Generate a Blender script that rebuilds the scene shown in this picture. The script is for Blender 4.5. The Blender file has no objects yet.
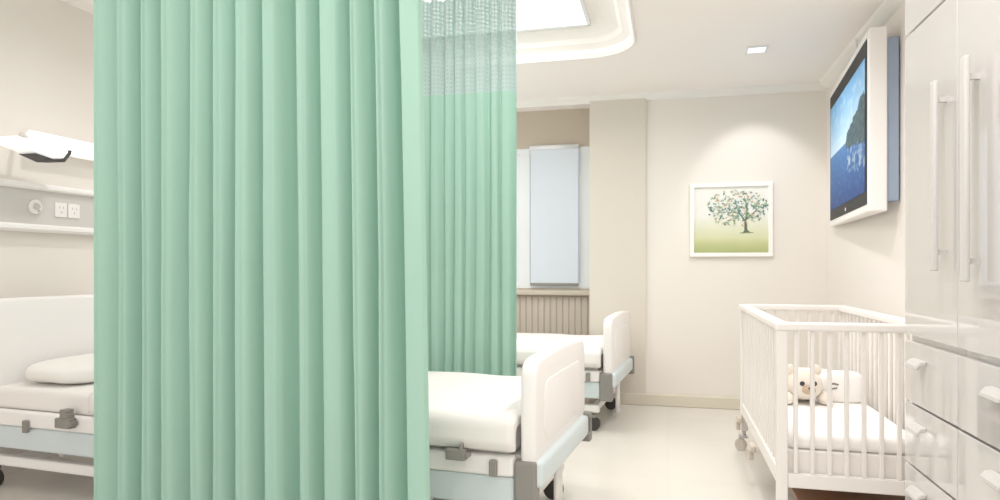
import bpy, bmesh, math, random
from mathutils import Vector, Matrix, noise

random.seed(7)
scene = bpy.context.scene
COL = scene.collection
PI = math.pi

# ------------------------------------------------------------------ helpers
def s2l(c):
    return tuple((x / 12.92) if x <= 0.04045 else ((x + 0.055) / 1.055) ** 2.4 for x in c)

def rgb(r, g, b):
    return s2l((r / 255, g / 255, b / 255)) + (1,)

def mat(name, col, rough=0.5, spec=0.5, coat=0.0, metal=0.0, var=0.03, vscale=3.0, bump=0.0, bscale=60, emit=None, estr=0.0, ior=1.45):
    m = bpy.data.materials.new(name); m.use_nodes = True
    nt = m.node_tree; b = nt.nodes['Principled BSDF']
    b.inputs['Roughness'].default_value = rough
    b.inputs['Metallic'].default_value = metal
    b.inputs['Specular IOR Level'].default_value = spec
    b.inputs['Coat Weight'].default_value = coat
    b.inputs['Coat Roughness'].default_value = 0.03
    b.inputs['IOR'].default_value = ior
    tc = nt.nodes.new('ShaderNodeTexCoord')
    nz = nt.nodes.new('ShaderNodeTexNoise'); nz.inputs['Scale'].default_value = vscale
    nt.links.new(tc.outputs['Object'], nz.inputs['Vector'])
    mx = nt.nodes.new('ShaderNodeMix'); mx.data_type = 'RGBA'
    mx.inputs[6].default_value = tuple(max(0, c * (1 - var)) for c in col[:3]) + (1,)
    mx.inputs[7].default_value = tuple(min(1, c * (1 + var)) for c in col[:3]) + (1,)
    nt.links.new(nz.outputs['Fac'], mx.inputs[0])
    nt.links.new(mx.outputs[2], b.inputs['Base Color'])
    if bump:
        n2 = nt.nodes.new('ShaderNodeTexNoise'); n2.inputs['Scale'].default_value = bscale
        nt.links.new(tc.outputs['Object'], n2.inputs['Vector'])
        bp = nt.nodes.new('ShaderNodeBump'); bp.inputs['Strength'].default_value = bump
        bp.inputs['Distance'].default_value = 0.01
        nt.links.new(n2.outputs['Fac'], bp.inputs['Height'])
        nt.links.new(bp.outputs['Normal'], b.inputs['Normal'])
    if emit:
        b.inputs['Emission Color'].default_value = emit
        b.inputs['Emission Strength'].default_value = estr
    return m

def mat_vcol(name, rough=0.4, estr=0.0, coat=0.0):
    m = bpy.data.materials.new(name); m.use_nodes = True
    nt = m.node_tree; b = nt.nodes['Principled BSDF']
    a = nt.nodes.new('ShaderNodeVertexColor'); a.layer_name = 'Col'
    nt.links.new(a.outputs['Color'], b.inputs['Base Color'])
    nt.links.new(a.outputs['Color'], b.inputs['Emission Color'])
    b.inputs['Emission Strength'].default_value = estr
    b.inputs['Roughness'].default_value = rough
    b.inputs['Specular IOR Level'].default_value = .15
    b.inputs['Coat Weight'].default_value = coat
    return m

def bevel_all(bm, w, seg=2, ang=30):
    if w <= 0: return
    es = [e for e in bm.edges if len(e.link_faces) == 2 and e.calc_face_angle(0) > math.radians(ang)]
    bmesh.ops.bevel(bm, geom=es, offset=w, segments=seg, affect='EDGES', profile=0.5, clamp_overlap=True)

def box(bm, x0, x1, y0, y1, z0, z1, bev=0.0, seg=2, mtx=None):
    b = bmesh.new()
    bmesh.ops.create_cube(b, size=1)
    for v in b.verts:
        v.co = Vector(((x0 + x1) / 2 + v.co.x * (x1 - x0), (y0 + y1) / 2 + v.co.y * (y1 - y0), (z0 + z1) / 2 + v.co.z * (z1 - z0)))
    bevel_all(b, bev, seg)
    merge(bm, b, mtx)

def merge(bm, b, mtx=None):
    if mtx is not None: b.transform(mtx)
    vm = {}
    for v in b.verts: vm[v] = bm.verts.new(v.co)
    for f in b.faces:
        try:
            nf = bm.faces.new([vm[v] for v in f.verts]); nf.smooth = f.smooth
        except ValueError: pass
    b.free()

def cyl(bm, p0, p1, r0, r1=None, seg=16, cap=True):
    r1 = r0 if r1 is None else r1
    p0 = Vector(p0); p1 = Vector(p1); d = (p1 - p0)
    q = d.to_track_quat('Z', 'Y')
    A = []; B = []
    for i in range(seg):
        a = 2 * PI * i / seg
        o = q @ Vector((math.cos(a), math.sin(a), 0))
        A.append(bm.verts.new(p0 + o * r0)); B.append(bm.verts.new(p1 + o * r1))
    for i in range(seg):
        j = (i + 1) % seg
        f = bm.faces.new((A[i], A[j], B[j], B[i])); f.smooth = True
    if cap:
        bm.faces.new(A[::-1]); bm.faces.new(B)

def tube(bm, pts, r, seg=10, closed=False):
    pts = [Vector(p) for p in pts]; n = len(pts); rings = []
    prev = None
    for i, p in enumerate(pts):
        if closed: t = pts[(i + 1) % n] - pts[i - 1]
        else: t = pts[min(i + 1, n - 1)] - pts[max(i - 1, 0)]
        t.normalize()
        if prev is None:
            up = Vector((0, 0, 1)) if abs(t.z) < 0.9 else Vector((1, 0, 0))
            a = t.cross(up).normalized()
        else:
            a = (prev - t * prev.dot(t)).normalized()
        prev = a; b = t.cross(a)
        rr = r[i] if isinstance(r, (list, tuple)) else r
        rings.append([bm.verts.new(p + (a * math.cos(2 * PI * k / seg) + b * math.sin(2 * PI * k / seg)) * rr) for k in range(seg)])
    m = n if closed else n - 1
    for i in range(m):
        R, S = rings[i], rings[(i + 1) % n]
        for k in range(seg):
            l = (k + 1) % seg
            f = bm.faces.new((R[k], R[l], S[l], S[k])); f.smooth = True
    if not closed:
        bm.faces.new(rings[0][::-1]); bm.faces.new(rings[-1])

def soft(bm, c, h, e=0.5, nu=28, nv=16, mtx=None, amp=0.0):
    """superellipsoid cushion"""
    b = bmesh.new()
    sg = lambda x, p: math.copysign(abs(x) ** p, x)
    rows = []
    for j in range(1, nv):
        ph = -PI / 2 + PI * j / nv
        row = []
        for i in range(nu):
            th = 2 * PI * i / nu
            p = Vector((sg(math.cos(ph), e) * sg(math.cos(th), e) * h[0], sg(math.cos(ph), e) * sg(math.sin(th), e) * h[1], sg(math.sin(ph), min(1, e * 1.4)) * h[2]))
            if amp: p *= 1 + amp * noise.noise(p * 9 + Vector(c))
            row.append(b.verts.new(p + Vector(c)))
        rows.append(row)
    lo = b.verts.new(Vector(c) - Vector((0, 0, h[2]))); hi = b.verts.new(Vector(c) + Vector((0, 0, h[2])))
    for i in range(nu):
        k = (i + 1) % nu
        b.faces.new((lo, rows[0][k], rows[0][i])); b.faces.new((hi, rows[-1][i], rows[-1][k]))
        for j in range(len(rows) - 1):
            b.faces.new((rows[j][i], rows[j][k], rows[j + 1][k], rows[j + 1][i]))
    for f in b.faces: f.smooth = True
    merge(bm, b, mtx)

def prism(bm, pts, x0, x1, bev=0.0, axis='x', seg=3):
    """outline in (a,b) extruded along an axis"""
    b = bmesh.new()
    mk = {'x': lambda t, p: (t, p[0], p[1]), 'y': lambda t, p: (p[0], t, p[1]), 'z': lambda t, p: (p[0], p[1], t)}[axis]
    A = [b.verts.new(mk(x0, p)) for p in pts]; B = [b.verts.new(mk(x1, p)) for p in pts]
    n = len(pts)
    b.faces.new(A); b.faces.new(B[::-1])
    for i in range(n):
        b.faces.new((A[i], B[i], B[(i + 1) % n], A[(i + 1) % n]))
    bmesh.ops.recalc_face_normals(b, faces=b.faces)
    bevel_all(b, bev, seg, 45)
    merge(bm, b)

def rrect(x0, x1, y0, y1, r, n=6, corners=(1, 1, 1, 1)):
    P = []
    for k, (cx, cy, a0) in enumerate(((x1 - r, y0 + r, -90), (x1 - r, y1 - r, 0), (x0 + r, y1 - r, 90), (x0 + r, y0 + r, 180))):
        if corners[k]:
            for i in range(n + 1):
                a = math.radians(a0 + 90 * i / n); P.append((cx + r * math.cos(a), cy + r * math.sin(a)))
        else:
            P.append(((x1, y0), (x1, y1), (x0, y1), (x0, y0))[k])
    return P

def obj(name, bm, m, parent=None, smooth=False):
    bmesh.ops.recalc_face_normals(bm, faces=bm.faces)
    me = bpy.data.meshes.new(name); bm.to_mesh(me); bm.free()
    if smooth:
        for p in me.polygons: p.use_smooth = True
    me.materials.append(m)
    o = bpy.data.objects.new(name, me); COL.objects.link(o)
    if parent: o.parent = parent
    return o

def tag(o, label, cat, group=None):
    o['label'] = label; o['category'] = cat
    if group: o['group'] = group
    return o

def thing(name, label, cat, loc=(0, 0, 0), rz=0.0, group=None):
    o = bpy.data.objects.new(name, None); COL.objects.link(o)
    o.location = loc; o.rotation_euler = (0, 0, rz); o.empty_display_size = 0.1
    return tag(o, label, cat, group)

def struct(name, bm, m, smooth=False):
    o = obj(name, bm, m, None, smooth); o['kind'] = 'structure'; return o

def kids(o): return [c for c in bpy.data.objects if c.parent == o]

def dup(root, loc=None, rz=None, label=None, group=None):
    r = root.copy(); COL.objects.link(r)
    if loc is not None: r.location = loc
    if rz is not None: r.rotation_euler = (0, 0, rz)
    if label: r['label'] = label
    if group: r['group'] = group
    for ch in kids(root):
        c = ch.copy(); COL.objects.link(c); c.parent = r
        for g in kids(ch):
            d = g.copy(); COL.objects.link(d); d.parent = c
    return r

N = bmesh.new

# ------------------------------------------------------------------ materials
M_wall = mat('wall_paint', rgb(234, 226, 218), 0.6, 0.3, var=0.012, vscale=1.5)
M_wall_back = mat('back_wall_paint', rgb(234, 226, 216), 0.6, 0.3, var=0.012, vscale=1.5)
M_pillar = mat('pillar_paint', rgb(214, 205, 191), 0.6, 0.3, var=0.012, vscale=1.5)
M_ceil = mat('ceiling_paint', rgb(249, 243, 238), 0.8, 0.2, var=0.008)
M_corn = mat('cornice_cream', rgb(238, 234, 228), 0.5, 0.3)
M_base = mat('skirting_beige', rgb(214, 204, 184), 0.45)
M_recess = mat('recess_shade_brown', rgb(192, 178, 160), 0.7, 0.2)  # brown shadow of the recess is put into this wall colour
M_green = mat('green_curtain_cloth', rgb(160, 199, 181), 0.85, 0.1, var=0.02, vscale=6, bump=0.05, bscale=400)
def add_trans(m, col, f):
    nt = m.node_tree; b = nt.nodes['Principled BSDF']
    t = nt.nodes.new('ShaderNodeBsdfTranslucent'); t.inputs[0].default_value = col
    ms = nt.nodes.new('ShaderNodeMixShader'); ms.inputs[0].default_value = f
    nt.links.new(b.outputs[0], ms.inputs[1]); nt.links.new(t.outputs[0], ms.inputs[2])
    nt.links.new(ms.outputs[0], nt.nodes['Material Output'].inputs['Surface'])
add_trans(M_green, rgb(165, 208, 190), 0.14)
M_white = mat('white_enamel', rgb(245, 241, 238), 0.35, 0.5, var=0.01)
M_blue = mat('pale_blue_enamel', rgb(206, 218, 220), 0.4, 0.5, var=0.01)
M_grey = mat('grey_plastic', rgb(128, 124, 118), 0.5)
M_dark = mat('dark_rubber', rgb(48, 44, 42), 0.55)
M_linen = mat('white_linen', rgb(243, 239, 234), 0.9, 0.1, var=0.012, vscale=5, bump=0.08, bscale=30)
M_gloss = mat('gloss_white_lacquer', rgb(202, 197, 194), 0.06, 0.8, coat=1.0, var=0.006, ior=1.6)
M_handle = mat('satin_handle', rgb(202, 197, 193), 0.3, 0.5, metal=0.0)
M_crib = mat('crib_white_wood', rgb(241, 235, 229), 0.35, 0.5, var=0.015, vscale=8)
M_brown = mat('brown_wood', rgb(134, 92, 66), 0.45, 0.4, var=0.15, vscale=9)
M_cribmat = mat('crib_mattress_white', rgb(250, 246, 242), 0.9, 0.1)
M_plush = mat('plush_cream', rgb(240, 230, 216), 0.95, 0.05, var=0.04, vscale=30, bump=0.3, bscale=150)
M_plush2 = mat('plush_tan', rgb(196, 172, 146), 0.95, 0.05, var=0.04, vscale=30, bump=0.3, bscale=150)
M_black = mat('black_gloss', rgb(16, 16, 20), 0.5, 0.15)
M_tvshade = mat('blue_grey_shade', rgb(140, 156, 178), 0.45)
M_panelgrey = mat('bedhead_grey', rgb(206, 201, 196), 0.45)
M_frame = mat('window_frame_white', rgb(232, 234, 236), 0.4)
M_slat = mat('taupe_slats', rgb(198, 184, 169), 0.6)

def floor_mat():
    m = bpy.data.materials.new('cream_tiles'); m.use_nodes = True
    nt = m.node_tree; b = nt.nodes['Principled BSDF']
    tc = nt.nodes.new('ShaderNodeTexCoord')
    br = nt.nodes.new('ShaderNodeTexBrick'); br.offset = 0.0
    br.inputs['Color1'].default_value = rgb(228, 222, 212); br.inputs['Color2'].default_value = rgb(225, 218, 207)
    br.inputs['Mortar'].default_value = rgb(220, 212, 198)
    br.inputs['Scale'].default_value = 1.0; br.inputs['Mortar Size'].default_value = 0.003
    br.inputs['Brick Width'].default_value = 0.8; br.inputs['Row Height'].default_value = 0.8
    nt.links.new(tc.outputs['Object'], br.inputs['Vector'])
    nz = nt.nodes.new('ShaderNodeTexNoise'); nz.inputs['Scale'].default_value = 2.2; nz.inputs['Detail'].default_value = 6
    nt.links.new(tc.outputs['Object'], nz.inputs['Vector'])
    mx = nt.nodes.new('ShaderNodeMix'); mx.data_type = 'RGBA'; mx.blend_type = 'MULTIPLY'; mx.inputs[0].default_value = 0.12
    nt.links.new(br.outputs['Color'], mx.inputs[6]); nt.links.new(nz.outputs['Fac'], mx.inputs[7])
    nt.links.new(mx.outputs[2], b.inputs['Base Color'])
    b.inputs['Roughness'].default_value = 0.22
    return m
M_floor = floor_mat()

def mesh_net_mat():
    m = bpy.data.materials.new('white_net'); m.use_nodes = True
    nt = m.node_tree; b = nt.nodes['Principled BSDF']
    b.inputs['Base Color'].default_value = rgb(182, 206, 202); b.inputs['Roughness'].default_value = 0.9
    tc = nt.nodes.new('ShaderNodeTexCoord'); sx = nt.nodes.new('ShaderNodeSeparateXYZ')
    nt.links.new(tc.outputs['UV'], sx.inputs[0])
    outs = []
    for k in ('X', 'Y'):
        mu = nt.nodes.new('ShaderNodeMath'); mu.operation = 'MULTIPLY'; mu.inputs[1].default_value = 26.0 if k == 'X' else 40.0
        fr = nt.nodes.new('ShaderNodeMath'); fr.operation = 'FRACT'
        gt = nt.nodes.new('ShaderNodeMath'); gt.operation = 'GREATER_THAN'; gt.inputs[1].default_value = 0.5
        nt.links.new(sx.outputs[k], mu.inputs[0]); nt.links.new(mu.outputs[0], fr.inputs[0]); nt.links.new(fr.outputs[0], gt.inputs[0])
        outs.append(gt)
    mi = nt.nodes.new('ShaderNodeMath'); mi.operation = 'MULTIPLY'
    nt.links.new(outs[0].outputs[0], mi.inputs[0]); nt.links.new(outs[1].outputs[0], mi.inputs[1])
    tr = nt.nodes.new('ShaderNodeBsdfTransparent'); tr.inputs[0].default_value = (0.8, 0.93, 0.9, 1)
    ms = nt.nodes.new('ShaderNodeMixShader')
    mr = nt.nodes.new('ShaderNodeMapRange'); mr.inputs[3].default_value = 0.06; mr.inputs[4].default_value = 0.22
    nt.links.new(mi.outputs[0], mr.inputs[0]); nt.links.new(mr.outputs[0], ms.inputs[0]); nt.links.new(b.outputs[0], ms.inputs[1]); nt.links.new(tr.outputs[0], ms.inputs[2])
    nt.links.new(ms.outputs[0], nt.nodes['Material Output'].inputs['Surface'])
    return m
M_net = mesh_net_mat()
M_lightpanel = mat('lit_diffuser', rgb(255, 255, 252), 0.5, emit=(1, 0.99, 0.97, 1), estr=1.5)
M_lamp = mat('lit_lamp_cover', rgb(255, 255, 252), 0.4, emit=(1, 0.98, 0.95, 1), estr=.45)
M_blind = mat('pale_blue_blind', rgb(200, 207, 216), 0.7, emit=rgb(205, 212, 220), estr=0.12)

# ------------------------------------------------------------------ room shell
XL, XR, YB, YF, H = -3.70, 1.27, 6.11, -0.6, 2.73
XREC = -0.68; YW = 6.52          # window recess
HT = 2.88                        # tray ceiling height

bm = N(); box(bm, XL - .1, XR + .1, YF, YW + .1, -0.1, 0); struct('floor', bm, M_floor)
bm = N(); box(bm, XL - .1, XL, YF, YW + .1, 0, HT + .02); struct('wall_left', bm, M_wall)
bm = N(); box(bm, XR, XR + .1, YF, YB, 0, H); struct('wall_right', bm, M_wall)
bm = N(); box(bm, -0.19, XR + .1, YB, YW + .1, 0, H); struct('wall_back', bm, M_wall_back)
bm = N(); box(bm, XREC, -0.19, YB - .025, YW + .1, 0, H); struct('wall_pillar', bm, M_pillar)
# window wall of the recess: header over the window, solid below it, side strip
WX0, WX1, WZ0, WZ1 = -2.9, -0.70, 1.00, 2.37
bm = N()
box(bm, XL, XREC, YW, YW + .1, WZ1, H); box(bm, XL, XREC, YW, YW + .1, 0, WZ0)
box(bm, XL, WX0, YW, YW + .1, WZ0, WZ1); box(bm, WX1, XREC, YW, YW + .1, WZ0, WZ1)
struct('wall_window', bm, M_recess)

# ceiling with rounded tray opening
TX0, TX1, TY0, TY1, TR = -4.1, -0.225, 0.9, 4.93, 0.32
hole = rrect(TX0, TX1, TY0, TY1, TR, 8)
bm = N()
outer = [bm.verts.new((x, y, H)) for x, y in ((XL - .7, YF), (XR + .1, YF), (XR + .1, YW + .1), (XL - .7, YW + .1))]
inn = [bm.verts.new((x, y, H)) for x, y in hole]
es = [bm.edges.new((outer[i], outer[(i + 1) % 4])) for i in range(4)]
es += [bm.edges.new((inn[i], inn[(i + 1) % len(inn)])) for i in range(len(inn))]
bmesh.ops.triangle_fill(bm, use_beauty=True, edges=es)
for f in list(bm.faces):          # drop any faces that closed the hole
    c = f.calc_center_median()
    if all(v in inn for v in f.verts): bm.faces.remove(f)
prev = inn
for d, z in ((.012, H + .012), (.02, H + .045), (.05, H + .06), (.075, H + .07), (.10, H + .10), (.15, H + .128), (.20, HT - .012), (.205, HT)):
    cur = [bm.verts.new((x, y, z)) for x, y in rrect(TX0 + d, TX1 - d, TY0 + d, TY1 - d, TR - d, 8)] if d < TR else None
    for i in range(len(prev)):
        j = (i + 1) % len(prev); bm.faces.new((prev[i], prev[j], cur[j], cur[i]))
    prev = cur
bm.faces.new(prev)
struct('ceiling', bm, M_ceil)
bm = N()
big = rrect(TX0 - .012, TX1 + .012, TY0 - .012, TY1 + .012, TR + .012, 10)
tube(bm, [(x, y, H - .002) for x, y in big], 0.013, 8, True)
struct('trim_1', bm, M_corn)
# cornice along the back and the right wall
bm = N(); prism(bm, [(YB, H), (YB - .06, H), (YB - .055, H - .018), (YB - .02, H - .045), (YB - .012, H - .06), (YB, H - .06)], XL, XR, 0, 'x')
struct('trim_2', bm, M_corn)
bm = N(); prism(bm, [(XR, H), (XR - .07, H), (XR - .06, H - .02), (XR - .02, H - .05), (XR, H - .06)], YF, YB - .065, 0, 'y')
struct('trim_3', bm, M_corn)
bm = N(); box(bm, XREC, XR, YB - .045, YB - .0, 0, .10, .008); struct('baseboard_back', bm, M_base)
bm = N(); box(bm, XR - .018, XR, 2.85, YB - .05, 0, .10, .006); struct('baseboard_right', bm, M_base)
# slatted facing under the window
bm = N()
x = XL + .02
while x < XREC - .06:
    box(bm, x, x + .055, YW - .024, YW - .002, 0.02, WZ0 - .07, .006, 1); x += .06
box(bm, XL + .01, XREC - .005, YW - .012, YW, 0, WZ0 - .06)
struct('trim_4', bm, M_slat)
bm = N(); box(bm, XL + .01, XREC - .005, YW - .09, YW, WZ0 - .06, WZ0 - .015, .008); struct('trim_5', bm, mat('sill_taupe', rgb(196, 184, 168), 0.4))

# window
w = bpy.data.objects.new('window_1', None); COL.objects.link(w); w.location = ((WX0 + WX1) / 2, YW, WZ0); w['kind'] = 'structure'
cx = (WX0 + WX1) / 2
bm = N()
for a, b_ in ((WX0, WX0 + .06), (WX1 - .12, WX1), (-1.42, -1.31), (-2.2, -2.14)):
    box(bm, a - cx, b_ - cx, .005, .06, 0, WZ1 - WZ0, .006)
box(bm, WX0 - cx, WX1 - cx, .008, .055, 0, .06, .006); box(bm, WX0 - cx, WX1 - cx, .008, .055, WZ1 - WZ0 - .06, WZ1 - WZ0, .006)
obj('window_frame', bm, M_frame, w)
bm = N(); box(bm, WX0 - cx + .03, WX1 - cx - .02, .03, .036, .03, WZ1 - WZ0 - .03)
obj('pane', bm, mat('frosted_pane', rgb(214, 220, 226), 0.25, emit=rgb(214, 222, 232), estr=0.12), w)
# roller blind
rb = thing('roller_blind', 'pale blue-white roller blind drawn down over the window in the recess', 'blind', (-1.065, YW - .03, WZ0))
bm = N()
for i in range(1):
    box(bm, -.232, .232, -.004, 0, .055, WZ1 - WZ0 - .01)
obj('blind_fabric', bm, M_blind, rb)
bm = N(); box(bm, -.236, .236, -.014, .008, .03, .056, .006); obj('bottom_bar', bm, M_grey, rb)
bm = N(); cyl(bm, (-.238, -.004, WZ1 - WZ0 - .005), (.238, -.004, WZ1 - WZ0 - .005), .022); obj('roller', bm, M_frame, rb)
bm = N(); tube(bm, [(.248, -.006, 1.3), (.249, -.006, .7), (.248, -.006, .25)], .003, 6); obj('pull_cord', bm, M_frame, rb)

# ceiling light panel in the tray
lp = thing('ceiling_light_panel', 'large square lit white light panel in the recessed ceiling tray', 'ceiling light', (-1.25, 4.3, HT))
bm = N()
box(bm, -.72, .72, -.33, .33, -.022, -.008, .004); obj('diffuser', bm, M_lightpanel, lp)
bm = N()
for a in ((-.74, -.715, -.35, .35), (.715, .74, -.35, .35), (-.74, .74, -.35, -.325), (-.74, .74, .325, .35)):
    box(bm, *a, -.028, 0, .004)
obj('panel_frame', bm, M_frame, lp)
# small square recessed downlight
dl = thing('downlight', 'small square white downlight set in the flat ceiling toward the back wall', 'ceiling light', (0.60, 5.04, H))
bm = N()
for a in ((-.07, -.055, -.07, .07), (.055, .07, -.07, .07), (-.055, .055, -.07, -.055), (-.055, .055, .055, .07)):
    box(bm, *a, -.012, 0, .003)
obj('bezel', bm, M_frame, dl)
bm = N(); box(bm, -.055, .055, -.055, .055, -.006, -.001); obj('lens', bm, M_lightpanel, dl)

# ------------------------------------------------------------------ curtains
def profile(keys, amp, p, sharp=0.16):
    """p in key units -> offset toward camera (0..amp). keys: (pos, strength, soft)"""
    for i in range(len(keys) - 1):
        a, b_ = keys[i], keys[i + 1]
        if a[0] <= p <= b_[0]:
            u = (p - a[0]) / (b_[0] - a[0])
            A, B = a[1], b_[1]
            d = -0.12 * (1 if not a[2] else .4)
            if u < a[3]:                              # flat bright shoulder
                return amp * (A * (1 - .12 * (u / a[3]) ** 2))
            q = (u - a[3]) / (1 - a[3])
            end = 1 - b_[4]
            if q < end:
                t = q / end; t = t * t * (3 - 2 * t)
                return amp * (A * .88 * (1 - t) + d * t)
            t = (q - end) / (1 - end); t = t * t * (3 - 2 * t)
            return amp * (d * (1 - t) + B * t)
    return 0

def curtain(parent, name, m, x_of, keys, y, z0, z1, amp, nx, nz, wob, seed, uv=False, thick=0.0):
    bm = N(); rows = []
    uvl = bm.loops.layers.uv.new('UVMap') if uv else None
    k0, k1 = keys[0][0], keys[-1][0]
    arc = [0.0]
    for j in range(nz + 1):
        z = z0 + (z1 - z0) * j / nz; row = []
        for i in range(nx + 1):
            p = k0 + (k1 - k0) * i / nx
            wv = wob * (noise.noise(Vector((p * .03, z * .5, seed))) + .5 * noise.noise(Vector((p * .09, z * .9, seed + 4))))
            pp = min(k1, max(k0, p + wv))
            edge = min(1, (p - k0) / 6, (k1 - p) / 6); edge = max(0, edge)
            pp = p + wv * edge
            a = amp * (1.0 - 0.12 * noise.noise(Vector((p * .02, z * .6, seed + 9))))
            off = profile(keys, a, pp)
            # hem flares slightly away
            row.append(bm.verts.new((x_of(p, z), y - off, z)))
        rows.append(row)
    for j in range(nz):
        for i in range(nx):
            f = bm.faces.new((rows[j][i], rows[j][i + 1], rows[j + 1][i + 1], rows[j + 1][i])); f.smooth = True
            if uv:
                for l, (a, b_) in zip(f.loops, ((i, j), (i + 1, j), (i + 1, j + 1), (i, j + 1))):
                    l[uvl].uv = (a / nx * (k1 - k0) / 60, b_ / nz * (z1 - z0))
    return obj(name, bm, m, parent)

# key: (pixel-like position, ridge height, soft?, shoulder width, steepness of the return)
def K(p, s=1.0, sh=.25, st=.06): return (p, s, st > .2, sh, st)
K1 = [K(92, .6, .05), K(128, 1.0, .12, .04), K(153, .95, .10, .25), K(175, 1.0, .12, .06), K(203, .9, .15, .06), K(226, .9, .15, .05), K(250, .95, .2, .06),
      K(277, .9, .25, .06), K(308, .72, .2, .42), K(333, .85, .4, .4), K(362, .95, .10, .10), K(386, 1.05, .12, .06), K(413, 1.3, .96, .06), K(428, .9, .3, .02)]
Y1 = 2.40; C1X0, C1X1 = -2.307, -0.818
def x1(p, z):
    u = (p - 92) / 336
    top = -0.05 * u ** 2 * max(0, (z - .2) / 2.6)
    return C1X0 + (C1X1 - C1X0) * u + top
c1 = thing('privacy_curtain', 'pleated mint green privacy curtain hanging full height in front, nearest the camera', 'curtain', ((C1X0 + C1X1) / 2, Y1, 0.0))
MC = ((C1X0 + C1X1) / 2, Y1)
curtain(c1, 'curtain_cloth', M_green, lambda p, z: x1(p, z) - MC[0], K1, 0, 0.06, 2.43, .118, 600, 40, 2.2, 1.0)
curtain(c1, 'curtain_net', M_net, lambda p, z: x1(p, z) - MC[0], K1, 0, 2.43, HT - .06, .118, 300, 6, 2.2, 1.0, uv=True)

random.seed(11)
K2 = []; p = 0.0
while p < 178:
    K2.append(K(p, random.uniform(.6, 1.1), random.uniform(.25, .5), random.choice((.05, .06, .3, .4)))); p += random.uniform(6.5, 11.5)
K2.append(K(186, .9, .4, .05))
Y2 = 3.92; C2X0, C2X1 = -2.5, -0.865
c2 = thing('privacy_curtain', 'mint green privacy curtain with white net top, hanging behind the near bed', 'curtain', ((C2X0 + C2X1) / 2, Y2, 0.0))
MC2 = ((C2X0 + C2X1) / 2, Y2)
x2 = lambda p, z: C2X0 + (C2X1 - C2X0) * p / 186 - MC2[0]
curtain(c2, 'curtain_cloth', M_green, x2, K2, 0, 0.06, 2.245, .04, 520, 24, 1.2, 5.0)
curtain(c2, 'curtain_net', M_net, x2, K2, 0, 2.245, HT - .06, .04, 520, 8, 1.2, 5.0, uv=True)
for nm, a, b_, y, lab in (('curtain_track', C1X0 - .3, C1X1 + .25, Y1 - .03, 'white ceiling track carrying the front green curtain'), ('curtain_track', C2X0 - .3, C2X1 + .25, Y2 - .02, 'white ceiling track carrying the green curtain behind the near bed')):
    bm = N(); box(bm, a, b_, y - .015, y + .015, HT - .035, HT, .004)
    for i in range(24):
        xx = a + .3 + (b_ - a - .55) * i / 23; box(bm, xx - .006, xx + .006, y - .004, y + .004, HT - .055, HT - .034)
    tag(obj(nm, bm, M_frame), lab, 'curtain track')

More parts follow.
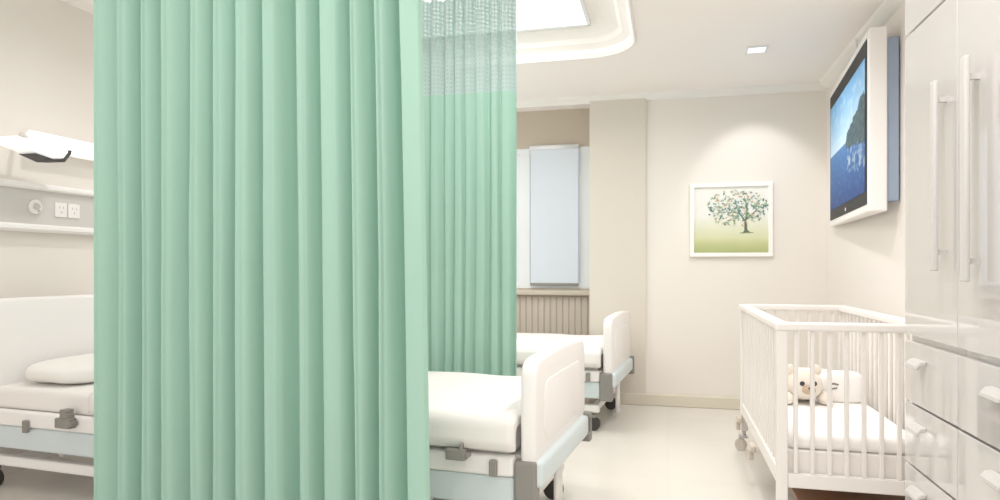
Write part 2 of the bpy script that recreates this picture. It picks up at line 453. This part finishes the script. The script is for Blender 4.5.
# ------------------------------------------------------------------ beds
L, W = 3.08, 0.96
BR = math.radians(-4.7)
def make_bed(loc, label):
    t = thing('hospital_bed', label, 'bed', loc, BR, 'hospital beds along the left wall')
    # foot end board
    def board(x0, x1, z0, zt, name, dip=.012, inset=True):
        P = []
        r = .075
        P += [(0.0, z0), (W, z0)]
        for i in range(9):
            a = math.radians(90 * i / 8); P.append((W - r + r * math.cos(a), zt - dip - r + r * math.sin(a)))
        for i in range(1, 8):
            u = i / 8; y = W - r - u * (W - 2 * r); P.append((y, zt - dip + dip * math.sin(PI * u)))
        for i in range(9):
            a = math.radians(90 + 90 * i / 8); P.append((r + r * math.cos(a), zt - dip - r + r * math.sin(a)))
        bm = N(); prism(bm, P, x0, x1, .018, 'x', 3)
        fb = obj(name, bm, M_white, t, True)
        if not inset: return fb
        bm = N()
        Q = rrect(.13, W - .13, z0 + .06, zt - .11, .07, 6)
        sx = x1 if x1 > -.5 else x1
        prism(bm, Q, sx - .004, sx + .004, .003, 'x', 2)
        obj('inset_panel', bm, M_white, fb, True)
        return fb
    board(-.066, 0.0, .425, .85, 'footboard')
    board(-L, -L + .06, .42, 1.035, 'headboard', .0, False)
    # bumper at the foot with grey guards
    bm = N(); box(bm, -.055, .028, .0, W - .04, .335, .44, .018, 3); bp = obj('foot_bumper', bm, M_blue, t, True)
    bm = N(); box(bm, -.088, .004, -.016, .05, .235, .44, .012, 2); obj('corner_guard', bm, M_grey, bp)
    bm = N()
    box(bm, -.06, .034, W - .045, W + .012, .425, .45, .006); box(bm, -.02, .034, W - .01, W + .012, .33, .44, .006); box(bm, -.03, .036, W - .05, W + .014, .30, .345, .008)
    obj('corner_bracket', bm, M_grey, bp)
    # deck and side frames
    bm = N(); box(bm, -L + .06, -.07, .05, W - .05, .40, .445, .004); obj('deck', bm, M_white, t)
    for y0, y1 in ((0.0, .035), (W - .035, W)):
        bm = N(); box(bm, -L + .05, -.09, y0, y1, .25, .37, .012, 2); obj('side_panel', bm, M_blue, t)
        bm = N(); box(bm, -L + .05, -.09, y0 - .012 if y0 == 0 else y0, y1 if y0 == 0 else y1 + .012, .372, .455, .014, 3)
        sr = obj('side_rail', bm, M_white, t)
        s = -1 if y0 == 0 else 1
        ye = y0 - .012 if y0 == 0 else y1 + .012
        for (xc, zz, ww, hh) in ((-.32, .455, .085, .046), (-2.43, .425, .10, .05)):
            bm = N()
            ya, yb = sorted((ye, ye + s * .045))
            box(bm, xc - ww / 2, xc + ww / 2, ya, yb, zz - hh / 2, zz + hh / 2, .006)
            box(bm, xc + ww * .2, xc + ww * .36, ya, yb, zz + hh * .3, zz + hh, .004)
            box(bm, xc + ww * .48, xc + ww * .66, ya, yb - .006, zz - hh * .2, zz + hh * .25, .004)
            if xc < -1: box(bm, xc - ww * .15, xc + ww * .3, ya, yb, zz + hh * .5, zz + hh * 1.4, .004)
            obj('latch', bm, M_grey, sr)
        for (xc, zz) in ((-.17, .405), (-2.72, .38)):
            bm = N(); ya, yb = sorted((ye, ye + s * .022)); box(bm, xc - .016, xc + .016, ya, yb, zz - .03, zz + .035, .005); obj('clip', bm, M_grey, sr)
    bm = N(); box(bm, -L + .064, -.10, .02, W - .02, .447, .57, .035, 4); obj('mattress', bm, M_linen, t, True)
    # lower chassis
    bm = N()
    for y in (.06, W - .06): box(bm, -L + .01, -.10, y - .022, y + .022, .14, .195, .01)
    for x in (-L + .16, -1.5, -.14): box(bm, x - .025, x + .025, .06, W - .06, .145, .19, .008)
    obj('base_frame', bm, M_white, t)
    for x in (-L + .35, -.55):
        for y in (.2, W - .2):
            bm = N(); box(bm, x - .02, x + .02, y - .02, y + .02, .17, .41, .006); obj('leg', bm, M_white, t)
    bm = N()
    for y in (.30, .36): cyl(bm, (-.04, y + .2, .05), (-.04, y + .2, .34), .014, seg=10)
    cyl(bm, (-.04, .5, .07), (-.04, .56, .07), .014, seg=10)
    obj('foot_strut', bm, M_white, t)
    for x in (-L - .04, -.17):
        for y in (.08, W - .08):
            bm = N(); cyl(bm, (x, y, .10), (x, y, .15), .014, seg=10); box(bm, x - .02, x + .045, y - .028, y + .028, .098, .118, .006)
            c = obj('castor_fork', bm, M_grey, t)
            bm = N()
            for s in (-.022, .006): cyl(bm, (x + .02, y + s, .05), (x + .02, y + s + .016, .05), .05, seg=20)
            obj('castor_wheel', bm, M_dark, c)
    return t

bed1 = make_bed((-.501, 2.616, 0), 'white hospital bed nearest the camera, partly hidden by the front green curtain')
bed2 = dup(bed1, (-.392, 4.951, 0), BR, 'white hospital bed farther back, by the window recess and back wall')

def duvet(loc, label):
    bm = N(); x0, x1 = -2.28, -.08; nx = 60
    prof = []
    zt, zi = .622, .572
    def loop(y0, y1, zb, zt, r, n=7):
        P = [(y0, zb), (y0, (zb + zt - r) / 2)]
        for i in range(n): a = math.radians(180 - 90 * i / (n - 1)); P.append((y0 + r + r * math.cos(a), zt - r + r * math.sin(a)))
        for i in range(1, 8): P.append((y0 + r + (y1 - y0 - 2 * r) * i / 8, zt))
        for i in range(n): a = math.radians(90 - 90 * i / (n - 1)); P.append((y1 - r + r * math.cos(a), zt - r + r * math.sin(a)))
        return P + [(y1, (zb + zt - r) / 2), (y1, zb)]
    O = loop(-.036, W + .036, .482, zt, .06); I = loop(-.012, W + .012, .482, zi, .03)
    rings = []
    for k in range(nx + 1):
        x = x0 + (x1 - x0) * k / nx
        e = min(1, (x1 - x) / .05, (x - x0) / .05); e = max(0, e) ** .5
        sag = .02 * max(0, (-.4 - x) / 1.9)
        R = []
        for (y, z) in O:
            n = noise.noise(Vector((x * 3.2, y * 4.5, z * 2))) * .012
            up = max(0, min(1, (z - .482) / .13))
            zz = z + (n - sag * 1.0) * up
            zz = zi + .01 + (zz - zi - .01) * (.55 + .45 * e) if zz > zi else zz
            yy = y + (noise.noise(Vector((x * 5, z * 6, 3 if y > .5 else 8))) * .008) * (1 - up * .6)
            R.append(bm.verts.new((x, yy, zz)))
        for (y, z) in I[::-1]: R.append(bm.verts.new((x, y, z)))
        rings.append(R)
    m = len(rings[0])
    for k in range(nx):
        for i in range(m):
            j = (i + 1) % m
            f = bm.faces.new((rings[k][i], rings[k][j], rings[k + 1][j], rings[k + 1][i])); f.smooth = True
    n = len(O)
    for R in (rings[0], rings[-1]):
        for i in range(n - 1): bm.faces.new((R[i], R[i + 1], R[m - 2 - i], R[m - 1 - i]))
    o = obj('duvet', bm, M_linen); o.location = loc; o.rotation_euler = (0, 0, BR)
    return tag(o, label, 'duvet', 'white duvets on the hospital beds')
d1 = duvet((-.501, 2.616, 0), 'thick white duvet on the near bed, behind the front curtain')
d2 = d1.copy(); COL.objects.link(d2); d2.location = (-.392, 4.951, 0); d2['label'] = 'thick white duvet on the farther bed by the window'
bm = N(); soft(bm, (0, 0, .062), (.23, .42, .062), .5, 36, 18, amp=.05)
pl = obj('pillow', bm, M_linen); pl.rotation_euler = (0, 0, BR)
def bedpt(loc, x, y, z):
    c, s = math.cos(BR), math.sin(BR); return (loc[0] + x * c - y * s, loc[1] + x * s + y * c, z)
pl.location = bedpt((-.501, 2.616), -2.74, W / 2, .568)
tag(pl, 'white pillow lying at the head of the near bed, left of the curtain', 'pillow')

# ------------------------------------------------------------------ left wall: bedhead unit and lamp
bu = thing('bedhead_service_panel', 'grey horizontal bedhead service strip with white edges on the left wall', 'wall panel', (XL, 3.5, 1.43))
bm = N(); box(bm, 0, .035, -.9, .55, .02, .25); obj('strip', bm, M_panelgrey, bu)
bm = N(); prism(bm, [(0, .235), (.06, .235), (.07, .245), (.07, .262), (.055, .275), (0, .275)], -.92, .57, .004, 'y'); obj('top_rail', bm, M_white, bu)
bm = N(); prism(bm, [(0, -.015), (.055, -.015), (.07, 0), (.07, .018), (.06, .03), (0, .03)], -.92, .57, .004, 'y'); obj('bottom_rail', bm, M_white, bu)
bm = N(); cyl(bm, (.034, -.235, .135), (.052, -.235, .135), .042, seg=28); g = obj('gas_outlet', bm, M_white, bu)
bm = N(); cyl(bm, (.052, -.235, .135), (.068, -.235, .135), .02, .016, seg=20); cyl(bm, (.052, -.218, .110), (.06, -.218, .110), .008, seg=10); obj('outlet_valve', bm, M_panelgrey, g)
for y in (-.055, .04):
    bm = N(); box(bm, .034, .045, y - .043, y + .043, .085, .175, .005); sp = obj('socket_plate', bm, M_white, bu)
    bm = N()
    for (dy, dz) in ((-.014, .015), (.014, .015), (0, -.014)): box(bm, .045, .0465, y + dy - .003, y + dy + .003, .13 + dz - .008, .13 + dz + .008)
    obj('socket_slots', bm, M_panelgrey, sp)

wl = thing('bedhead_lamp', 'bright white tube lamp with swivel head on the left wall above the bed', 'wall lamp', (XL, 3.5, 1.9))
bm = N(); box(bm, -.001, .05, -.30, .75, .02, .10, .01); obj('back_plate', bm, M_white, wl)
bm = N()
prism(bm, [(.05, .0), (.10, -.005), (.13, .02), (.135, .06), (.115, .10), (.05, .112)], -.29, .73, .006, 'y'); obj('light_tube', bm, M_lamp, wl, False)
bm = N(); tube(bm, [(.08, -.34, .06), (.14, -.35, .03), (.20, -.36, -.005)], .014, 10); obj('swivel_arm', bm, M_white, wl)
bm = N()
P = [(-.55, -.03), (-.33, -.07), (-.25, -.06), (-.215, -.015), (-.23, -.005), (-.33, .005), (-.55, .02)]
prism(bm, P, .15, .27, .008, 'x', 2); sh = obj('lamp_shade', bm, M_lamp, wl)
bm = N()
P = [(-.44, -.058), (-.32, -.088), (-.245, -.08), (-.205, -.03), (-.198, -.004), (-.212, -.004), (-.219, -.022), (-.25, -.062), (-.32, -.074)]
prism(bm, P, .148, .275, .003, 'x', 1); obj('shade_rim', bm, M_dark, sh)

# ------------------------------------------------------------------ cot
CX0, CX1, CY0, CY1 = .464, 1.10, 3.184, 4.76
cr = thing('baby_cot', 'white wooden slatted baby cot standing along the right wall under the television', 'cot', ((CX0 + CX1) / 2, (CY0 + CY1) / 2, 0))
ox, oy = cr.location.x, cr.location.y
cw, cl = (CX1 - CX0) / 2, (CY1 - CY0) / 2
PS = .045
for sx in (-1, 1):
    for sy in (-1, 1):
        xa, xb = sorted((sx * cw, sx * (cw - PS))); ya, yb = sorted((sy * cl, sy * (cl - PS)))
        bm = N(); box(bm, xa, xb, ya, yb, .13, .945, .006); po = obj('corner_post', bm, M_crib, cr)
        px, py = (xa + xb) / 2, (ya + yb) / 2
        bm = N(); cyl(bm, (px, py, .085), (px, py, .132), .012, seg=10); box(bm, px - .035, px + .022, py - .024, py + .024, .082, .10, .005)
        f = obj('castor', bm, M_handle, cr)
        bm = N()
        for s in (-.018, .004): cyl(bm, (px - .02, py + s, .038), (px - .02, py + s + .014, .038), .038, seg=18)
        obj('castor_wheel', bm, mat('castor_beige', rgb(214, 202, 188), 0.5) if 'castor_beige' not in bpy.data.materials else bpy.data.materials['castor_beige'], f)
for s in (-1, 1):
    ya, yb = sorted((s * cl, s * (cl - PS)))
    bm = N(); box(bm, -cw - .008, cw + .008, ya - .008, yb + .008, .925, .962, .01, 3); obj('end_rail', bm, M_crib, cr)
    bm = N(); box(bm, -cw + PS, cw - PS, ya + .008, yb - .008, .238, .30, .005); obj('end_bottom_rail', bm, M_crib, cr)
    xa, xb = sorted((s * cw, s * (cw - PS)))
    bm = N(); box(bm, xa - .006, xb + .006, -cl + PS + .009, cl - PS - .009, .925, .962, .01, 3); obj('side_top_rail', bm, M_crib, cr)
    bm = N(); box(bm, xa + .006, xb - .006, -cl + PS, cl - PS, .238, .31, .005); obj('side_bottom_rail', bm, M_crib, cr)
    n = 8
    for i in range(n):
        x = -cw + PS + (2 * cw - 2 * PS) * (i + .5) / n
        bm = N(); box(bm, x - .009, x + .009, (ya + yb) / 2 - .009, (ya + yb) / 2 + .009, .30, .926, .004); obj('spindle', bm, M_crib, cr)
    n = 18
    for i in range(n):
        y = -cl + PS + (2 * cl - 2 * PS) * (i + .5) / n
        bm = N(); box(bm, (xa + xb) / 2 - .008, (xa + xb) / 2 + .008, y - .012, y + .012, .31, .926, .004); obj('spindle', bm, M_crib, cr)
bm = N(); box(bm, -cw + .05, cw - .05, -cl + .05, cl - .05, .27, .395, .006); obj('mattress_base', bm, M_crib, cr)
bm = N(); box(bm, -cw + .05, cw - .05, -cl + .055, cl - .055, .396, .47, .025, 3); obj('mattress', bm, M_cribmat, cr, True)
bm = N(); box(bm, -cw + .10, cw - .05, -cl + .03, cl - .1, .14, .165, .004); obj('base_shelf', bm, M_brown, cr)
for y in (-.02, cl - .1):
    bm = N(); box(bm, -cw - .03, -cw, y - .05, y + .05, .2, .235, .008); box(bm, -cw - .036, -cw - .01, y - .02, y + .02, .15, .21, .006); obj('side_catch', bm, mat('catch_beige', rgb(204, 190, 174), 0.4) if 'catch_beige' not in bpy.data.materials else bpy.data.materials['catch_beige'], cr)

# plush toys in the cot
def plush(loc, rz, label, s=1.0, bow=False):
    t = thing('plush_toy', label, 'soft toy', loc, rz)
    bm = N(); soft(bm, (0, .07 * s, .065 * s), (.105 * s, .085 * s, .065 * s), .8, amp=.05); b = obj('body', bm, M_plush, t)
    bm = N(); soft(bm, (0, -.035 * s, .10 * s), (.088 * s, .07 * s, .075 * s), .9, amp=.04); h = obj('head', bm, M_plush, t)
    for k in (-1, 1):
        bm = N(); soft(bm, (k * .062 * s, -.02 * s, .172 * s), (.03 * s, .016 * s, .03 * s), 1, 16, 10); obj('ear', bm, M_plush, h)
        bm = N(); soft(bm, (k * .03 * s, -.098 * s, .115 * s), (.0125 * s, .010 * s, .0125 * s), 1, 12, 8); obj('eye', bm, M_dark, h)
        bm = N(); soft(bm, (k * .095 * s, -.05 * s, .035 * s), (.035 * s, .06 * s, .032 * s), .9, 18, 12); obj('paw', bm, M_plush, t)
    bm = N(); soft(bm, (0, -.105 * s, .085 * s), (.032 * s, .022 * s, .024 * s), .9, 16, 10); mz = obj('muzzle', bm, M_plush2, h)
    bm = N(); soft(bm, (0, -.127 * s, .095 * s), (.011 * s, .006 * s, .008 * s), 1, 12, 8); obj('nose', bm, M_dark, h)
    return t
plush((.705, 3.98, .468), .15, 'cream plush bear with dark eyes lying on the cot mattress', 1.05)
cu = thing('printed_cushion', 'small pale cushion with a dark printed motif propped beside the plush bear', 'cushion', (.925, 4.05, .468), -.08)
bm = N(); soft(bm, (0, 0, .085), (.105, .05, .085), .45, 30, 16); co = obj('cushion_cover', bm, M_cribmat, cu)
bm = N()
prism(bm, [(-.075, .105), (-.05, .112), (-.025, .105), (-.03, .096), (-.05, .102), (-.072, .096)], -.0515, -.047, 0, 'y')
prism(bm, [(-.062, .082), (-.034, .088), (-.034, .079), (-.06, .073)], -.0515, -.047, 0, 'y')
obj('printed_motif', bm, M_grey, co)
pt = thing('crib_pillow', 'long low white pillow lying across the far end of the cot', 'pillow', (.78, 4.42, .468))
bm = N(); soft(bm, (0, 0, .06), (.24, .17, .06), .5, 30, 14, amp=.04); obj('pillow_cover', bm, M_linen, pt)

# ------------------------------------------------------------------ television
TVR = math.atan2(-.125, 1.545)
tv = thing('television', 'wall television in a white case showing a blue coastal view, above the cot', 'television', (1.104, 4.239, 1.52), TVR)
TW, TH, TD = 1.55, 1.045, .095
bm = N(); prism(bm, [(0, 0), (TD, 0), (.034, TW), (0, TW)], 0, TH, .012, 'z', 3); obj('case', bm, M_white, tv)
bm = N(); box(bm, -.004, .002, .05, TW - .05, .045, TH - .05, .002, 1); bz = obj('bezel', bm, M_black, tv)
bm = N(); cyl(bm, (-.004, TW * .5, .075), (-.006, TW * .5, .075), .012, seg=14); obj('emblem', bm, M_white, bz)
bm = N(); prism(bm, [(TD - .004, .02), (TD + .062, .02), (.098, .75), (.06, .75)], .06, TH - .06, .006, 'z', 2); bh = obj('shade_wedge', bm, M_tvshade, tv)  # wedge added behind the case, its blue-grey stands in for a shaded strip
# painted screen
def vgrid(name, parent, m, nx, ny, pos, colf):
    bm = N(); cl_ = bm.loops.layers.float_color.new('Col')
    V = [[bm.verts.new(pos(i / nx, j / ny)) for i in range(nx + 1)] for j in range(ny + 1)]
    for j in range(ny):
        for i in range(nx):
            f = bm.faces.new((V[j][i], V[j][i + 1], V[j + 1][i + 1], V[j + 1][i]))
            for l, (a, b_) in zip(f.loops, ((i, j), (i + 1, j), (i + 1, j + 1), (i, j + 1))):
                l[cl_] = rgb(*colf(a / nx, b_ / ny))
    return obj(name, bm, m, parent)
def lerp(a, b_, t):
    t = max(0, min(1, t)); return tuple(x + (y - x) * t for x, y in zip(a, b_))
def seascape(u, v):
    """u 0..1 left to right as seen, v 0 bottom .. 1 top"""
    n = noise.noise(Vector((u * 14, v * 14, 2))); n2 = noise.noise(Vector((u * 22, v * 30, 5)))
    hz = .52
    if v > hz: c = lerp((176, 204, 222), (92, 148, 196), (v - hz) / .48); c = lerp(c, (214, 226, 234), max(0, n) * .5)
    else: c = lerp((20, 50, 104), (58, 104, 160), v / hz); c = lerp(c, (120, 160, 200), max(0, n2) * .35)
    edge = .52 + .06 * n
    top = .56 + .20 * max(0, min(1, (u - .5) / .45)) + .05 * n + .02 * n2
    low = .46 - .16 * max(0, (u - .52)) + .05 * n
    if u > edge and low < v < top: c = lerp((34, 58, 74), (84, 98, 92), n2 * .6 + .4)
    elif u > edge + .04 and low - .20 < v <= low:
        c = lerp(c, lerp((196, 206, 214), (110, 130, 146), n2 + .4), max(0, min(1, (n2 * 1.6 + n + .15))))
    return c
vgrid('screen', tv, mat_vcol('screen_picture', .6, .3, 0), 110, 80,
      lambda u, v: (-.006, TW - .085 - u * (TW - .17), .12 + v * (TH - .27)), seascape)
# slim rod from the ceiling to the television
bm = N(); cyl(bm, (.05, .70, TH), (.05, .70, H - 1.52), .008, seg=10); obj('hanging_rod', bm, M_white, tv)

# ------------------------------------------------------------------ framed tree picture
pc = thing('framed_picture', 'square white framed picture of a colourful leafy tree on the back wall', 'picture', (.52, YB, 1.61))
fw, fh = .336, .315
bm = N()
for a in ((-fw, fw, fh - .035, fh), (-fw, fw, -fh, -fh + .035), (-fw, -fw + .035, -fh + .03, fh - .03), (fw - .035, fw, -fh + .03, fh - .03)):
    box(bm, a[0], a[1], -.03, 0, a[2], a[3], .005)
obj('frame', bm, mat('picture_frame_white', rgb(246, 243, 238), 0.4), pc)
cw2, ch2 = fw - .033, fh - .033
def canvas(u, v):
    n = noise.noise(Vector((u * 5, v * 5, 1)))
    c = lerp((200, 203, 145), (234, 233, 224), (v - .12) / .45 + n * .06)
    c = lerp((162, 170, 112), c, v / .22 + n * .1)
    return c
pr = vgrid('print', pc, mat_vcol('print_paper', .6), 40, 40, lambda u, v: (-cw2 + 2 * cw2 * u, -.012, -ch2 + 2 * ch2 * v), canvas)
def pp(u, v): return (-cw2 + 2 * cw2 * u, -.0135, ch2 - 2 * ch2 * v)
bm = N(); cl_ = bm.loops.layers.float_color.new('Col')
def poly(pts, c):
    f = bm.faces.new([bm.verts.new(p) for p in pts])
    for l in f.loops: l[cl_] = rgb(*c)
def limb(a, b_, wa, wb, c=(92, 100, 84)):
    (x0, y0), (x1, y1) = a, b_; dx, dy = x1 - x0, y1 - y0; n = math.hypot(dx, dy); nx, ny = -dy / n, dx / n
    poly([pp(x0 + nx * wa, y0 + ny * wa), pp(x0 - nx * wa, y0 - ny * wa), pp(x1 - nx * wb, y1 - ny * wb), pp(x1 + nx * wb, y1 + ny * wb)], c)
limb((.70, .69), (.695, .52), .022, .016); limb((.66, .70), (.70, .66), .008, .016); limb((.76, .70), (.71, .66), .006, .014)
limb((.695, .53), (.60, .38), .014, .007); limb((.695, .53), (.72, .33), .012, .006); limb((.70, .50), (.84, .36), .012, .006)
limb((.61, .40), (.44, .38), .007, .003); limb((.61, .40), (.55, .22), .006, .003); limb((.72, .34), (.68, .15), .006, .003)
limb((.83, .37), (.93, .26), .005, .003); limb((.84, .37), (.95, .42), .005, .003); limb((.45, .38), (.28, .40), .004, .002)
limb((.62, .70), (.80, .695), .006, .006, (120, 132, 92))
for i, v in enumerate(bm.verts): v.co.y -= 0.000004 * i
obj('printed_trunk', bm, mat_vcol('print_bark', .6), pc)
bm = N(); cl_ = bm.loops.layers.float_color.new('Col')
random.seed(3)
pal = [(84, 132, 116), (84, 132, 116), (112, 150, 120), (150, 170, 120), (134, 158, 150), (170, 178, 140), (206, 160, 120), (96, 118, 110), (190, 196, 170), (120, 160, 160)]
for i in range(330):
    a = random.uniform(0, 2 * PI); r = random.random() ** .6
    u, v = .58 + .42 * r * math.cos(a), .32 + .27 * r * math.sin(a)
    if u > .985 or u < .12 or v < .03: continue
    s = random.uniform(.010, .024); t = random.uniform(0, PI); c = random.choice(pal)
    P = []
    for k in range(6):
        q = 2 * PI * k / 6; x, y = s * math.cos(q), s * .6 * math.sin(q)
        P.append(pp(u + x * math.cos(t) - y * math.sin(t), v + x * math.sin(t) + y * math.cos(t)))
    poly(P, c)
for i, v in enumerate(bm.verts): v.co.y -= 0.0003 + 0.000003 * i
obj('printed_leaves', bm, mat_vcol('print_ink', .6), pc)

# ------------------------------------------------------------------ glossy cabinets
FX = .85
def cabinet(y0, y1, hy_side, label, hz):
    t = thing('wardrobe', label, 'wardrobe', ((FX + XR) / 2 + .0, (y0 + y1) / 2, 0), 0, 'glossy white wardrobes')
    ox, oy = t.location.x, t.location.y
    fx = FX - ox; bx = XR - .004 - ox; a, b_ = y0 - oy, y1 - oy
    bm = N(); box(bm, fx + .024, bx, a + .001, b_ - .001, .0, H - .063); obj('carcass', bm, M_gloss, t)
    g = .004
    def front(name, z0, z1):
        bm = N(); box(bm, fx, fx + .022, a + g / 2, b_ - g / 2, z0 + g, z1 - g, .003, 2); return obj(name, bm, M_gloss, t)
    front('plinth', .0, .085)
    zs = (.085, .265, .49, .715, .94)
    for z0, z1 in zip(zs, zs[1:]):
        d = front('drawer', z0, z1)
        # shallow curved pull
        hc = (a + b_) / 2 + (.07 if hy_side > 0 else -.02); zc = z1 - .075
        bm = N(); prism(bm, [(fx, zc + .018), (fx - .02, zc + .014), (fx - .032, zc), (fx - .034, zc - .012), (fx - .028, zc - .012), (fx - .02, zc - .002), (fx, zc + .004)], hc - .055, hc + .055, .003, 'y', 1)
        obj('drawer_pull', bm, M_handle, d)
    d = front('door', .955, 2.05)
    yh = (a + .085) if hy_side > 0 else (b_ - .145)
    bm = N(); box(bm, fx - .042, fx - .026, yh - .018, yh + .018, hz[0], hz[1], .006, 3)
    for z in (hz[0] + .06, hz[1] - .06): box(bm, fx - .03, fx, yh - .008, yh + .008, z - .008, z + .008)
    obj('door_handle', bm, M_handle, d)
    front('top_door', 2.05, H - .065)
    return t
cabinet(2.33, 2.80, 1, 'tall glossy white wardrobe with drawers, nearer the cot and television', (1.19, 1.79))
cabinet(1.80, 2.329, -1, 'tall glossy white wardrobe with drawers at the right edge, nearest the camera', (1.16, 1.80))

# ------------------------------------------------------------------ lights
def area(name, loc, rot, sx, sy, e, col=(1, .985, .97)):
    l = bpy.data.lights.new(name, 'AREA'); l.shape = 'RECTANGLE'; l.size = sx; l.size_y = sy; l.energy = e; l.color = col
    o = bpy.data.objects.new(name, l); COL.objects.link(o); o.location = loc; o.rotation_euler = rot; return o
area('tray_light', (-1.25, 4.3, HT - .03), (0, 0, 0), 1.4, .62, 20)
area('front_tray_fill', (-1.2, 1.35, HT - .03), (0, 0, 0), 2.2, .6, 14)  # unseen fill added in the tray, no light panel built here
def spot(name, loc, aim, e, ang, blend, r=.05):
    sp = bpy.data.lights.new(name, 'SPOT'); sp.energy = e; sp.spot_size = math.radians(ang); sp.spot_blend = blend; sp.color = (1, .985, .965); sp.shadow_soft_size = r
    so = bpy.data.objects.new(name, sp); COL.objects.link(so); so.location = loc
    so.rotation_euler = (Vector(aim) - Vector(loc)).to_track_quat('-Z', 'Y').to_euler()
area('far_bed_fill', (-3.1, 5.0, 1.75), (0, math.radians(-125), 0), .25, .8, 16)  # added fill to brighten the ceiling, no lamp fitting by the far bed
area('front_ceiling_fill', (.45, .2, 1.9), (math.radians(160), 0, 0), .5, .3, 22)  # floating fill added near the camera, aimed up to lighten the ceiling
spot('wall_wash', (.66, 5.45, H - .03), (.72, 6.11, 1.72), 15, 72, .5)
for n_, (x, y, z, e) in enumerate(((.55, 5.0, H - .03, 42), (.35, 3.4, H - .03, 64), (.35, 1.9, H - .03, 46), (-2.7, 3.2, HT - .03, 36), (-.9, 3.15, HT - .03, 38), (-2.0, 5.3, H - .03, 36))):
    spot('ceiling_fill_spot', (x, y, z), (x, y, 0), e, 165, 1.0, .06)  # first is near the built downlight, the others are added fill without fittings

wd = bpy.data.worlds.new('World'); scene.world = wd; wd.use_nodes = True
bg = wd.node_tree.nodes['Background']; bg.inputs[0].default_value = (1.0, .98, .96, 1); bg.inputs[1].default_value = 1.15

# ------------------------------------------------------------------ camera
th = math.atan(168 / 680)
cam = bpy.data.cameras.new('Camera'); cam.sensor_width = 36; cam.lens = 680 / 1000 * 36; cam.shift_y = 0.018; cam.clip_start = .05
co_ = bpy.data.objects.new('Camera', cam); COL.objects.link(co_); co_.location = (0, 0, 1.2); co_.rotation_euler = (PI / 2, 0, th)
scene.camera = co_
scene.view_settings.view_transform = 'Standard'
scene.view_settings.look = 'None'
scene.view_settings.exposure = 0.13
scene.view_settings.gamma = 1.2
